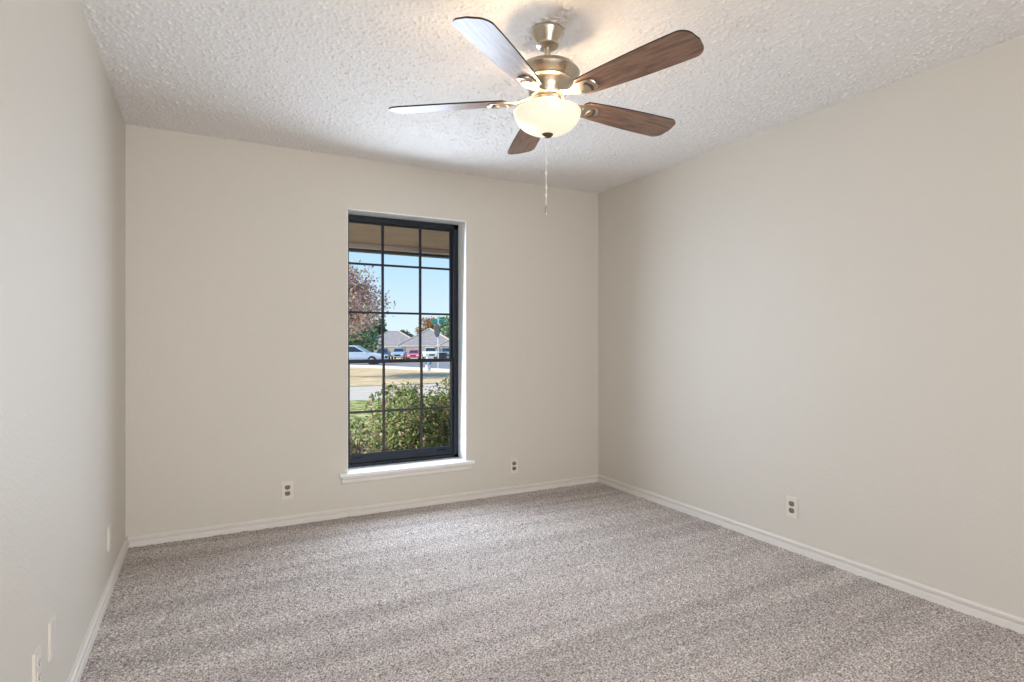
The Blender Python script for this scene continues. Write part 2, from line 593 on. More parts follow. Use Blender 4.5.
lathe(bm, [(0, zf(2.304)), (0.045, zf(2.303)), (0.088, zf(2.295)), (0.114, zf(2.282)), (0.127, zf(2.266)), (0.130, zf(2.261)), (0.127, zf(2.256)), (0.120, zf(2.246)), (0.106, zf(2.234)), (0.103, zf(2.230)), (0.104, zf(2.226)),
           (0.098, zf(2.222)), (0.090, zf(2.216)), (0.089, zf(2.212)), (0.082, zf(2.206)), (0.078, zf(2.196)), (0.074, zf(2.180)), (0.072, zf(2.172)), (0.066, zf(2.166)), (0, zf(2.164))])
obj('motor_housing', bm, M_nickel, fan, smooth=True)
bm = bmesh.new()
lathe(bm, [(0, zf(2.163)), (0.056, zf(2.163)), (0.056, zf(2.150)), (0.060, zf(2.146)), (0.054, zf(2.140)), (0.050, zf(2.120)), (0.043, zf(2.106)), (0, zf(2.106))])
obj('light_fitter', bm, M_nickel, fan, smooth=True)
# frosted bowl, open at the top, with wall thickness
bm = bmesh.new()
out_ = []
RB, ZR, ZB = 0.133, 2.104, 2.018
for k in range(15):
    a = (PI / 2) * k / 14
    out_.append((RB * math.cos(a) ** 0.92 if k < 14 else 0.0, zf(ZR - (ZR - ZB) * math.sin(a))))
inn = [(max(r - 0.004, 0.0), z + 0.004) for r, z in out_][::-1]
inn[0] = (0.0, zf(ZB + 0.004))
lathe(bm, out_[::-1][0:1] + out_[::-1][1:] + [(RB + 0.002, zf(ZR + 0.002)), (RB, zf(ZR + 0.005)), (RB - 0.004, zf(ZR + 0.004))] + inn[::-1][1:], 64)
bowl = obj('light_bowl', bm, M_bowl, fan, smooth=True, label='lit frosted glass bowl')
bm = bmesh.new()
lathe(bm, [(0, zf(2.026)), (0.022, zf(2.022)), (0.024, zf(2.018)), (0.018, zf(2.010)), (0.008, zf(2.005)), (0, zf(2.004))], 24)
obj('finial', bm, M_bronze, fan, smooth=True, label='bronze finial under the bowl')
# blades
def blade_outline():
    r0, r1 = 0.165, 0.650
    pts = []
    w0, w1 = 0.048, 0.071
    cr = 0.045
    # lower side out, round tip, back
    pts.append((r0 + 0.012, -w0)); 
    for k in range(1, 8):
        tt = k / 8
        pts.append((r0 + (r1 - cr - r0) * tt, -(w0 + (w1 - w0) * (1 - (1 - tt) ** 2))))
    for k in range(9):
        a = R(-90 + 90 * k / 8)
        pts.append((r1 - cr + cr * math.cos(a) + 0.004, -(w1 - cr) + cr * math.sin(a)))
    pts.append((r1 + 0.009, 0))
    for k in range(9):
        a = R(0 + 90 * k / 8)
        pts.append((r1 - cr + cr * math.cos(a) + 0.004, (w1 - cr) + cr * math.sin(a)))
    for k in range(7, 0, -1):
        tt = k / 8
        pts.append((r0 + (r1 - cr - r0) * tt, (w0 + (w1 - w0) * (1 - (1 - tt) ** 2))))
    pts.append((r0 + 0.012, w0))
    pts.append((r0, w0 - 0.012)); pts.append((r0, -w0 + 0.012))
    return pts
PITCH = Matrix.Rotation(R(-12), 4, 'X')
def blade_parts():
    bm = bmesh.new()
    fs = prism(bm, blade_outline(), 0.0, 0.006)
    for f in fs[2:]:
        f.material_index = 1
    bl = obj('blade', bm, [M_wood, M_edge], fan)
    # bracket: arm from the hub, spreading to an oval pad with a dark slot
    bm = bmesh.new()
    top = []
    side = [(0.060, 0.022), (0.085, 0.017), (0.110, 0.014), (0.130, 0.018), (0.150, 0.027), (0.172, 0.035), (0.200, 0.037), (0.222, 0.033), (0.240, 0.022), (0.247, 0.008)]
    n = len(side)
    def zoff(r):
        return 0.020 * max(0.0, min(1.0, (0.14 - r) / 0.07)) - 0.0005
    lo, hi = [], []
    for (r, w_) in side:
        row_t = [bm.verts.new((r, w_ * s, zoff(r))) for s in (-1, -0.6, 0, 0.6, 1)]
        row_b = [bm.verts.new((r, w_ * s, zoff(r) - (0.004 if abs(s) == 1 else 0.009))) for s in (-1, -0.6, 0, 0.6, 1)]
        hi.append(row_t); lo.append(row_b)
    for k in range(n - 1):
        for j in range(4):
            bm.faces.new((hi[k][j], hi[k][j + 1], hi[k + 1][j + 1], hi[k + 1][j]))
            bm.faces.new((lo[k][j], lo[k + 1][j], lo[k + 1][j + 1], lo[k][j + 1]))
        bm.faces.new((hi[k][0], hi[k + 1][0], lo[k + 1][0], lo[k][0]))
        bm.faces.new((hi[k][4], lo[k][4], lo[k + 1][4], hi[k + 1][4]))
    for k in (0, n - 1):
        for j in range(4):
            bm.faces.new((hi[k][j], hi[k][j + 1], lo[k][j + 1], lo[k][j]))
    # slot inlay and two screw heads
    prism(bm, [(0.212 + 0.017 * math.cos(2 * PI * k / 20), 0.026 * math.sin(2 * PI * k / 20)) for k in range(20)], -0.0115, -0.006, 1)
    prism(bm, [(0.206 + 0.012 * math.cos(2 * PI * k / 20), 0.020 * math.sin(2 * PI * k / 20)) for k in range(20)], -0.0130, -0.006, 0)
    for s in (-1, 1):
        prism(bm, [(0.165 + 0.004 * math.cos(2 * PI * k / 10), 0.016 * s + 0.004 * math.sin(2 * PI * k / 10)) for k in range(10)], -0.0115, -0.005, 0)
    br = obj('blade_bracket', bm, [M_nickel, M_bronze], bl, smooth=True)
    return bl
b0 = blade_parts()
ANG = [-46 - 28, 29 - 28, 99 - 28, 171 - 28, -115 - 28]
for k, a in enumerate(ANG):
    bl = b0 if k == 0 else copy_tree(b0, fan)
    bl.matrix_local = Matrix.Translation((0, 0, zf(2.152))) @ Matrix.Rotation(R(a), 4, 'Z') @ PITCH
# pull chain with connector beads and a pendant
bm = bmesh.new()
zc = 2.004
while zc > 1.732:
    r_ = 0.0030
    bmesh.ops.create_icosphere(bm, subdivisions=1, radius=r_, matrix=Matrix.Translation((-0.004, 0.002, zf(zc))))
    zc -= 0.0062
tube(bm, (-0.004, 0.002, zf(2.008)), (-0.004, 0.002, zf(1.730)), 0.0009, seg=6)
for zz in (1.955, 1.905, 1.862, 1.806, 1.775):
    tube(bm, (-0.004, 0.002, zf(zz + 0.006)), (-0.004, 0.002, zf(zz - 0.006)), 0.0044, seg=10)
ch = obj('pull_chain', bm, M_chain, fan, smooth=True)
bm = bmesh.new()
lathe(bm, [(0, zf(1.735)), (0.003, zf(1.733)), (0.0048, zf(1.725)), (0.0065, zf(1.706)), (0.0055, zf(1.697)), (0, zf(1.694))], 16, c=(-0.004, 0.002, 0))
obj('pendant', bm, M_nickel, ch, smooth=True)
# the lamps inside the bowl
for k in range(3):
    l = bpy.data.lights.new('bulb_light', 'POINT')
    l.energy = 2.8
    l.color = (1.0, 0.74, 0.46)
    l.shadow_soft_size = 0.028
    lo_ = bpy.data.objects.new('bulb_light', l)
    a = R(40 + 120 * k)
    lo_.location = (0.083 * math.cos(a), 0.083 * math.sin(a), zf(2.088))
    lo_.parent = fan
    COL.objects.link(lo_)

# ================================================================== OUTSIDE
F2 = Vector((math.sin(YAW), math.cos(YAW))); R2 = Vector((math.cos(YAW), -math.sin(YAW)))
def at(px, d):
    """ground-plan point seen in column px at distance d"""
    u = (px - 512) / 578.0
    return F2 * d + R2 * (u * d)
def zg(y):
    if y < 20: return -0.25
    if y < 42: return -0.25 - 0.30 * (y - 20) / 22
    if y < 110: return -0.55 - 1.65 * (y - 42) / 68
    return -2.2

def ground(name, pts, off, mat, kind='structure', thick=0.05):
    bm = bmesh.new()
    f = bm.faces.new([bm.verts.new((p[0], p[1], 0)) for p in pts])
    for yy in (20, 31, 42, 110):
        bmesh.ops.bisect_plane(bm, geom=bm.verts[:] + bm.edges[:] + bm.faces[:], plane_co=(0, yy, 0), plane_no=(0, 1, 0))
    for vv in bm.verts:
        vv.co.z = zg(vv.co.y) + off
    r = bmesh.ops.extrude_face_region(bm, geom=bm.faces[:])
    for g in r['geom']:
        if isinstance(g, bmesh.types.BMVert):
            g.co.z -= thick
    return obj(name, bm, mat, kind=kind)

M_dry = speckle('dry_lawn', [(0.35, (0.46, 0.34, 0.18)), (0.5, (0.62, 0.47, 0.27)), (0.68, (0.72, 0.58, 0.37))], 1.2, detail=8)
M_near = speckle('patchy_lawn', [(0.38, (0.12, 0.08, 0.05)), (0.46, (0.20, 0.22, 0.07)), (0.53, (0.34, 0.38, 0.13)), (0.62, (0.62, 0.50, 0.26))], 5.0, detail=8)
M_mulch = speckle('bark_mulch', [(0.35, (0.03, 0.02, 0.018)), (0.5, (0.09, 0.06, 0.05)), (0.62, (0.19, 0.13, 0.10)), (0.72, (0.42, 0.32, 0.24))], 26, detail=5, bs=0.6)
M_conc = speckle('street_concrete', [(0.3, (0.50, 0.44, 0.37)), (0.7, (0.64, 0.57, 0.48))], 2.0, detail=6)
M_asph = speckle('asphalt', [(0.3, (0.19, 0.19, 0.20)), (0.7, (0.28, 0.28, 0.29))], 2.0, detail=6)
M_curb = new_mat('curb_concrete', (0.66, 0.62, 0.58), 0.9)

ground('dry_lawn', [(-120, 18.7), (160, 18.7), (160, 330), (-120, 330)], 0, M_dry)
ground('patchy_lawn', [(-60, 8.1), (70, 8.1), (70, 14.2), (-60, 14.2)], 0.0, M_near)
ground('mulch_bed', [(-60, 5.9), (70, 5.9), (70, 8.1), (-60, 8.1)], 0.0, M_mulch)
ground('porch_slab', [(-3.4, 4.283), (6.9, 4.283), (6.9, 5.9), (-3.4, 5.9)], 0.06, M_conc, thick=0.12)
ground('concrete_street', [(-60, 14.2), (70, 14.2), (70, 18.7), (-60, 18.7)], -0.02, M_conc)
edge = [(-60, 41.0), (4.5, 41.0), (6.8, 40.2), (8.6, 38.2), (9.7, 34.5), (10.4, 30), (10.9, 26), (11.2, 18.7)]
ground('asphalt_street', edge + [(20.5, 18.7), (20.8, 30), (21.8, 36), (24, 39.5), (28, 41), (70, 41), (70, 48), (-60, 48)], 0.02, M_asph)
bm = bmesh.new()
prev = None
for k, p in enumerate(edge):
    a = Vector(edge[max(0, k - 1)]); b_ = Vector(edge[min(len(edge) - 1, k + 1)])
    n = (b_ - a).normalized(); n = Vector((n.y, -n.x))
    row = [bm.verts.new((p[0] + n.x * s, p[1] + n.y * s, zg(p[1]) + z)) for s, z in ((0.0, 0.0), (0.0, 0.14), (0.28, 0.14), (0.28, 0.0))]
    if prev:
        for j in range(3):
            bm.faces.new((prev[j], prev[j + 1], row[j + 1], row[j]))
    prev = row
obj('street_curb', bm, M_curb, kind='structure')

# porch ceiling and its edge beam
M_soffit = speckle('porch_soffit_boards', [(0.3, (0.62, 0.42, 0.31)), (0.7, (0.74, 0.53, 0.40))], 4)
M_fascia = new_mat('fascia_paint', (0.62, 0.48, 0.44), 0.6)
bm = bmesh.new(); bx(bm, -3.4, 6.9, YB + BT, 6.05, 2.178, 2.6)
porch = obj('porch_roof', bm, M_soffit, kind='structure')
bm = bmesh.new()
bx(bm, -3.4, 6.9, 5.86, 5.98, 2.137, 2.177, 0.006)
bx(bm, -3.4, 6.9, 5.98, 6.02, 2.150, 2.177)
obj('porch_beam', bm, M_fascia, porch)
M_gutter = new_mat('dark_gutter', (0.06, 0.06, 0.085), 0.5)
bm = bmesh.new()
bx(bm, -3.4, 6.9, 6.051, 6.16, 2.124, 2.22, 0.01)
obj('gutter', bm, M_gutter, porch)
bm = bmesh.new(); bx(bm, XL - 3.0, XR + 4.0, YR - 3.0, YB + BT, 2.6, 2.75)
bmesh.ops.recalc_face_normals(bm, faces=bm.faces)
obj('house_roof', bm, M_soffit, kind='structure')

# ---- foliage
def leaf_mat(name, cols, rough=0.6):
    m = new_mat(name, rough=rough, spec=0.3)
    g = N(m, 'ShaderNodeNewGeometry')
    r = ramp(m, g.outputs['Random Per Island'], cols)
    m.node_tree.nodes[r.node.name].color_ramp.interpolation = 'CONSTANT'
    L(m, r, base(m))
    b = m.node_tree.nodes['Principled BSDF']
    tr = N(m, 'ShaderNodeBsdfTranslucent')
    L(m, r, tr.inputs[0])
    ms = N(m, 'ShaderNodeMixShader')
    ms.inputs[0].default_value = 0.3
    out = [n for n in m.node_tree.nodes if n.type == 'OUTPUT_MATERIAL'][0]
    L(m, b.outputs[0], ms.inputs[1]); L(m, tr.outputs[0], ms.inputs[2]); L(m, ms.outputs[0], out.inputs[0])
    return m
M_bush = leaf_mat('shrub_leaves', [(0.0, (0.12, 0.26, 0.06)), (0.22, (0.26, 0.44, 0.10)), (0.40, (0.42, 0.48, 0.16)), (0.52, (0.07, 0.14, 0.05)), (0.60, (0.58, 0.46, 0.24)), (0.76, (0.52, 0.36, 0.30)), (0.92, (0.62, 0.56, 0.40))])
M_bushr = leaf_mat('shrub_leaves_golden', [(0.0, (0.12, 0.20, 0.06)), (0.25, (0.26, 0.34, 0.09)), (0.5, (0.55, 0.42, 0.12)), (0.65, (0.08, 0.13, 0.05)), (0.8, (0.58, 0.38, 0.24)), (0.92, (0.66, 0.56, 0.36))])
M_autumn = leaf_mat('autumn_leaves', [(0.0, (0.38, 0.20, 0.22)), (0.22, (0.56, 0.34, 0.30)), (0.42, (0.66, 0.50, 0.28)), (0.58, (0.40, 0.44, 0.20)), (0.72, (0.66, 0.48, 0.50)), (0.9, (0.26, 0.14, 0.17))])
M_green = leaf_mat('green_leaves', [(0.0, (0.09, 0.18, 0.10)), (0.3, (0.20, 0.34, 0.17)), (0.6, (0.36, 0.50, 0.28)), (0.85, (0.55, 0.62, 0.44))])
M_dkgreen = leaf_mat('dark_green_leaves', [(0.0, (0.04, 0.09, 0.06)), (0.35, (0.09, 0.16, 0.09)), (0.7, (0.18, 0.26, 0.13)), (0.9, (0.28, 0.34, 0.2))])
M_orange = leaf_mat('orange_leaves', [(0.0, (0.40, 0.22, 0.12)), (0.4, (0.52, 0.34, 0.18)), (0.7, (0.30, 0.26, 0.12)), (0.9, (0.62, 0.42, 0.26))])
M_bark = speckle('bark', [(0.35, (0.10, 0.075, 0.06)), (0.65, (0.26, 0.21, 0.17))], 14)
M_twig = new_mat('twig', (0.34, 0.26, 0.20), 0.9)

def leaf(bm, p, size, rnd, up=0.0):
    d = Vector((rnd.gauss(0, 1), rnd.gauss(0, 1), rnd.gauss(0, 1) + up)).normalized()
    s = d.cross(Vector((rnd.gauss(0, 1), rnd.gauss(0, 1), rnd.gauss(0, 1)))).normalized()
    nn = d.cross(s)
    l = size * rnd.uniform(0.7, 1.3)
    a = bm.verts.new(p)
    b_ = bm.verts.new(p + d * l * 0.5 + s * l * 0.28 + nn * l * 0.10)
    c = bm.verts.new(p + d * l)
    e2 = bm.verts.new(p + d * l * 0.5 - s * l * 0.28 + nn * l * 0.10)
    bm.faces.new((a, b_, c)); bm.faces.new((a, c, e2))

def crown(blobs, n, size, seed, shell=0.45, up=0.0):
    """leaves scattered in and on ellipsoids (centre, radii)"""
    rnd = random.Random(seed)
    bm = bmesh.new()
    tot = sum((b_[1][0] * b_[1][1] * b_[1][2]) ** (2 / 3) for b_ in blobs)
    for (c, rr) in blobs:
        k = int(n * (rr[0] * rr[1] * rr[2]) ** (2 / 3) / tot)
        for _ in range(k):
            d = Vector((rnd.gauss(0, 1), rnd.gauss(0, 1), rnd.gauss(0, 1))).normalized()
            q = shell + (1 - shell) * rnd.random() ** 0.6
            q *= 1 + 0.22 * noise.noise(d * 2.3 + Vector(c))
            p = Vector((c[0] + d.x * rr[0] * q, c[1] + d.y * rr[1] * q, c[2] + d.z * rr[2] * q))
            leaf(bm, p, size, rnd, up)
    return bm

def tree(name, label, cat, px, d, top, rad, mat, n, size, seed, group=None, low=0.35, spread=1.0):
    g = at(px, d)
    gz = zg(g.y)
    t_ = thing(name, label, cat, (g.x, g.y, gz), 0, group)
    rnd = random.Random(seed)
    hgt = top - gz
    cz0 = hgt * low
    blobs = []
    for k in range(16):
        a = rnd.uniform(0, 2 * PI)
        q = rnd.random() ** 0.6 * rad * 0.68 * spread
        hh = rnd.random()
        zz = cz0 + (hgt - cz0) * (0.15 + 0.72 * hh)
        taper = 1 - 0.55 * hh
        br = rad * rnd.uniform(0.26, 0.42)
        blobs.append(((q * taper * math.cos(a), q * taper * math.sin(a), min(zz, hgt - br * 0.8)), (br, br, br * 0.8)))
    obj('foliage', crown(blobs, n, size, seed), mat, t_, smooth='leaf')
    bm = bmesh.new()
    tube(bm, (0, 0, -0.05), (0, 0, cz0 * 1.2), rad * 0.07, rad * 0.05, 10)
    for (c, rr) in blobs[:9]:
        tube(bm, (0, 0, cz0 * rnd.uniform(0.7, 1.1)), c, rad * 0.03, rad * 0.010, 6)
    obj('trunk', bm, M_bark, t_)
    return t_

tree('autumn_tree', 'purplish red and gold autumn tree nearest the window, at its left edge', 'tree', 334, 24, 4.5, 3.4, M_autumn, 10500, 0.13, 5, low=0.42)
tree('green_tree', 'tall dark green tree directly behind the autumn tree', 'tree', 350, 58, 4.4, 3.9, M_green, 5000, 0.34, 8, low=0.12)
tree('green_tree', 'green tree rising behind the left end of the left house roof', 'tree', 374, 136, 6.6, 6.0, M_dkgreen, 3600, 0.7, 9, low=0.08)
tree('distant_tree', 'distant low tree showing over the ridge of the left house', 'tree', 402, 146, 3.9, 5.0, M_dkgreen, 2600, 0.6, 10, low=0.15)
tree('orange_tree', 'orange tinted tree rising behind the right house roof', 'tree', 429, 165, 8.0, 5.2, M_orange, 3000, 0.55, 11, low=0.2)
tree('distant_tree', 'bright green tree behind the right house at the right edge of the glass', 'tree', 450, 122, 7.0, 5.6, M_green, 3800, 0.55, 12, low=0.15)

def shrub(label, cx, cy, blobs, n, size, seed, mat):
    t_ = thing('shrub', label, 'shrub', (cx, cy, -0.25))
    obj('foliage', crown(blobs, n, size, seed, 0.5, 0.3), mat, t_, smooth='leaf')
    rnd = random.Random(seed)
    bm = bmesh.new()
    for k in range(46):
        c, rr = blobs[k % len(blobs)]
        b0_ = Vector((c[0] * 0.75 + rnd.uniform(-.12, .12), c[1] * 0.75 + rnd.uniform(-.12, .12), -0.02))
        p1 = Vector((c[0] + rnd.uniform(-1, 1) * rr[0] * 0.8, c[1] + rnd.uniform(-1, 1) * rr[1] * 0.8, c[2] + rnd.uniform(-.3, .8) * rr[2]))
        tube(bm, b0_, p1, 0.009, 0.003, 5)
    obj('stems', bm, M_twig, t_)
    return t_
shrub('leafy green and tan shrub just outside the window, in the middle panes', 2.14, 6.70,
      [((-0.12, 0, 0.55), (0.36, 0.42, 0.40)), ((0.14, 0.05, 0.48), (0.36, 0.42, 0.42)), ((-0.05, -0.15, 0.28), (0.46, 0.4, 0.26)), ((0.25, 0, 0.3), (0.3, 0.4, 0.28))], 5200, 0.050, 21, M_bush)
shrub('taller golden green shrub at the right edge of the lower panes', 2.93, 6.86,
      [((0.0, 0, 0.60), (0.42, 0.42, 0.42)), ((-0.2, 0, 0.40), (0.32, 0.4, 0.36)), ((0.36, 0, 0.5), (0.36, 0.4, 0.42)), ((0.05, -0.12, 0.28), (0.5, 0.4, 0.26))], 5600, 0.050, 22, M_bushr)
shrub('low sparse shrub at the foot of the leafy one, toward the left panes', 1.52, 7.12,
      [((0.10, 0, 0.26), (0.34, 0.36, 0.22)), ((-0.16, 0.15, 0.16), (0.26, 0.3, 0.14))], 800, 0.052, 23, M_bush)

# ---- street sign, stop sign back, hydrant
M_pole = new_mat('galvanised_pole', (0.80, 0.82, 0.84), 0.5)
M_signgreen = new_mat('street_sign_green', (0.06, 0.36, 0.30), 0.5)
M_signshade = new_mat('shaded_sign_back', (0.03, 0.04, 0.055), 0.5)  # near black: the shade on the sign's back is put into its colour
g = at(438.3, 31)
sg = thing('street_sign', 'slim pale post with green street name blades and a stop sign back coloured dark for shade', 'sign', (g.x, g.y, zg(g.y)), R(-12))
bm = bmesh.new(); tube(bm, (0, 0, -0.05), (0, 0, 2.72), 0.032, 0.032, 10)
obj('post', bm, M_pole, sg, smooth=True)
bm = bmesh.new(); bx(bm, -0.36, 0.36, -0.015, 0.015, 2.52, 2.70, 0.006)
obj('name_blade', bm, M_signgreen, sg)
bm = bmesh.new(); bx(bm, -0.015, 0.015, -0.36, 0.36, 2.72, 2.88, 0.006)
obj('name_blade', bm, M_signgreen, sg)
bm = bmesh.new()
prism(bm, [(0.34 * math.cos(R(22.5 + 45 * k)) / 0.924, 0.34 * math.sin(R(22.5 + 45 * k)) / 0.924) for k in range(8)], -0.012, 0.012,
      M=Matrix.Translation((0, 0, 2.12)) @ Matrix.Rotation(R(-75), 4, 'Z') @ Matrix.Rotation(R(90), 4, 'X') @ Matrix.Translation((0, 0, 0.07)))
obj('stop_sign_back', bm, M_signshade, sg)

M_hyd = new_mat('hydrant_paint', (0.72, 0.76, 0.82), 0.5)
M_hydcap = new_mat('hydrant_cap_paint', (0.16, 0.26, 0.42), 0.5)
g = at(427.8, 30)
hy = thing('fire_hydrant', 'pale fire hydrant with blue caps at the street corner', 'hydrant', (g.x, g.y, zg(g.y)), R(20))
bm = bmesh.new()
lathe(bm, [(0, 0), (0.17, 0), (0.17, 0.05), (0.12, 0.06), (0.115, 0.50), (0.15, 0.52), (0.15, 0.56), (0.12, 0.58), (0.11, 0.66), (0.07, 0.73), (0, 0.75)], 20)
obj('barrel', bm, M_hyd, hy, smooth=True)
for s in (-1, 1):
    bm = bmesh.new(); tube(bm, (0.10 * s, 0, 0.42), (0.20 * s, 0, 0.42), 0.06, 0.055, 12)
    obj('nozzle_cap', bm, M_hydcap, hy)
bm = bmesh.new(); tube(bm, (0, -0.10, 0.40), (0, -0.21, 0.40), 0.075, 0.07, 12)
obj('nozzle_cap', bm, M_hydcap, hy)
bm = bmesh.new(); tube(bm, (0, 0, 0.74), (0, 0, 0.80), 0.025, 0.025, 5)
obj('operating_nut', bm, M_hydcap, hy)

M_dkbox = new_mat('dark_box_plastic', (0.03, 0.03, 0.035), 0.5)
g = at(442, 75)
db = thing('utility_box', 'long low black box standing beyond the street sign', 'box', (g.x, g.y, zg(g.y)), R(-20))  # dark low shape taken for a utility box
bm = bmesh.new()
prism(bm, [(-0.62, -0.26), (0.62, -0.26), (0.62, 0.26), (-0.62, 0.26)], 0.0, 0.84)
obj('body', bm, M_dkbox, db)
bm = bmesh.new(); bx(bm, -0.68, 0.68, -0.31, 0.31, 0.82, 0.92, 0.02)
obj('rim', bm, M_dkbox, db)

# ---- cars
M_tyre = new_mat('tyre_rubber', (0.02, 0.02, 0.022), 0.8)
M_hub = new_mat('wheel_alloy', (0.5, 0.5, 0.52), 0.35, 0.9)
M_cglass = new_mat('car_glass', (0.03, 0.045, 0.06), 0.08)
M_lampw = new_mat('headlamp_glass', (0.85, 0.86, 0.88), 0.15)
def car(label, loc, rz, paint, kind='sedan', group=None):
    o = thing('car', label, 'car', loc, rz, group)
    if kind == 'sedan':
        Lh, W, belt = 2.32, 0.90, 0.92
        body = [(-Lh, 0.35), (-Lh, 0.72), (-Lh + 0.1, 0.90), (-1.60, 0.95), (-0.2, belt), (0.95, 0.90), (1.9, 0.78), (2.22, 0.66), (Lh, 0.50), (Lh, 0.30), (1.9, 0.24), (-1.9, 0.24)]
        cab = [(-1.75, 0.93), (-1.10, 1.36), (-0.5, 1.43), (0.15, 1.41), (1.05, 0.90)]
        gl_ = [(-1.50, 0.96), (-1.02, 1.30), (-0.5, 1.36), (0.12, 1.34), (0.85, 0.95)]
    elif kind == 'pickup':
        Lh, W, belt = 2.75, 0.98, 1.12
        body = [(-Lh, 0.45), (-Lh, 1.12), (0.9, 1.14), (2.4, 1.08), (2.66, 0.95), (Lh, 0.60), (Lh, 0.42), (2.2, 0.36), (-2.2, 0.36)]
        cab = [(-0.95, 1.12), (-0.80, 1.72), (-0.3, 1.80), (0.45, 1.76), (1.15, 1.12)]
        gl_ = [(-0.82, 1.16), (-0.68, 1.64), (-0.3, 1.72), (0.38, 1.68), (0.95, 1.16)]
    else:
        Lh, W, belt = 2.30, 0.95, 1.05
        body = [(-Lh, 0.42), (-Lh, 1.0), (-Lh + 0.06, 1.08), (0.9, 1.04), (1.95, 0.98), (2.22, 0.84), (Lh, 0.55), (Lh, 0.38), (1.9, 0.32), (-1.9, 0.32)]
        cab = [(-2.22, 1.06), (-2.02, 1.62), (-1.6, 1.72), (0.1, 1.70), (1.1, 1.04)]
        gl_ = [(-2.05, 1.10), (-1.88, 1.55), (-1.5, 1.63), (0.05, 1.61), (0.92, 1.10)]
    MY = Matrix.Rotation(R(90), 4, 'X')
    bm = bmesh.new()
    prism(bm, body, -W, W, M=MY)
    es = [e2 for e2 in bm.edges if abs(abs(e2.verts[0].co.y) - W) < 1e-4 and abs(e2.verts[0].co.y - e2.verts[1].co.y) < 1e-4]
    bmesh.ops.bevel(bm, geom=es, offset=0.07, segments=3, profile=0.5, affect='EDGES')
    # cabin narrower at the roof
    a, b_ = [], []
    for (x, z) in cab:
        wz = W - 0.06 - 0.20 * (z - cab[0][1]) / 0.5
        a.append(bm.verts.new((x, -wz, z))); b_.append(bm.verts.new((x, wz, z)))
    n = len(cab)
    bm.faces.new(a); bm.faces.new(list(reversed(b_)))
    for k in range(n):
        bm.faces.new((a[k], b_[k], b_[(k + 1) % n], a[(k + 1) % n]))
    obj('body', bm, paint, o, smooth=True)
    bm = bmesh.new()          # side glass both sides, windscreen and rear glass
    for s in (-1, 1):
        wv = lambda z: (W - 0.06 - 0.20 * (z - cab[0][1]) / 0.5)
        pa = [bm.verts.new((x, s * (wv(z) + 0.006), z)) for x, z in gl_]
        pb = [bm.verts.new((x, s * (wv(z) - 0.01), z)) for x, z in gl_]
        bm.faces.new(pa); bm.faces.new(list(reversed(pb)))
        for k in range(len(gl_)):
            bm.faces.new((pa[k], pa[(k + 1) % len(gl_)], pb[(k + 1) % len(gl_)], pb[k]))
    for (p0, p1) in ((cab[-1], cab[-2]), (cab[0], cab[1])):
        x0, z0, x1, z1 = *p0, *p1
        nx = 0.012 if x0 > 0 else -0.012
        i0 = (x0 + (x1 - x0) * 0.12, z0 + (z1 - z0) * 0.12); i1 = (x0 + (x1 - x0) * 0.90, z0 + (z1 - z0) * 0.90)
        w0_, w1_ = W - 0.16, W - 0.32
        vs = []
        for dx in (0, -nx * 1.5):
            vs += [bm.verts.new((i0[0] + nx + dx, -w0_, i0[1] + .008)), bm.verts.new((i0[0] + nx + dx, w0_, i0[1] + .008)),
                   bm.verts.new((i1[0] + nx + dx, w1_, i1[1] + .008)), bm.verts.new((i1[0] + nx + dx, -w1_, i1[1] + .008))]
        bm.faces.new(vs[:4]); bm.faces.new(list(reversed(vs[4:])))
        for k in range(4):
            bm.faces.new((vs[k], vs[(k + 1) % 4], vs[4 + (k + 1) % 4], vs[4 + k]))
    obj('car_window', bm, M_cglass, o)
    for s in (-1, 1):
        for xw in (-Lh * 0.60, Lh * 0.62):
            bm = bmesh.new()
            tube(bm, (xw, s * (W - 0.20), 0.33), (xw, s * (W + 0.015), 0.33), 0.33, 0.33, 24, 0)
            tube(bm, (xw, s * (W + 0.01), 0.33), (xw, s * (W + 0.03), 0.33), 0.20, 0.17, 16, 1)
            obj('wheel', bm, [M_tyre, M_hub], o)
    for s in (-1, 1):
        bm = bmesh.new()
        bx(bm, Lh - 0.10, Lh + 0.012, s * (W - 0.22) - 0.17, s * (W - 0.22) + 0.17, belt * 0.62, belt * 0.76, 0.02)
        obj('headlamp', bm, M_lampw, o)
    bm = bmesh.new()
    bx(bm, Lh - 0.05, Lh + 0.012, -0.42, 0.42, belt * 0.50, belt * 0.70, 0.02)
    obj('grille', bm, M_tyre, o)
    return o
def paint(name, c):
    return new_mat(name, c, 0.25, 0.1, 0.6)
g = at(355, 43)
car('silver white sedan parked along the street under the autumn tree', (g.x, g.y, zg(g.y) + 0.02), R(-26), paint('silver_white_paint', (0.62, 0.68, 0.76)))
def far_car(px, d, rz, *a):
    g = at(px, d)
    return car(a[0], (g.x, g.y, zg(g.y) + 0.01), R(rz), *a[1:])
far_car(383, 89, -112, 'dark blue car parked nose out before the left house, leftmost of the far row', paint('dark_blue_paint', (0.06, 0.10, 0.17)), 'suv')
far_car(399.5, 91, -114, 'pale blue pickup in front of the left house garage', paint('pale_blue_paint', (0.38, 0.50, 0.60)), 'pickup')
far_car(414, 90, -112, 'pinkish red car parked facing the street in the far driveway', paint('pink_red_paint', (0.72, 0.16, 0.26)), 'sedan')
far_car(430, 88, -104, 'white pickup parked right of the pinkish red car', paint('white_paint', (0.82, 0.84, 0.86)), 'pickup')
far_car(446, 90, -100, 'blue grey car behind the street sign, right of the white pickup', paint('blue_grey_paint', (0.30, 0.42, 0.50)), 'suv')

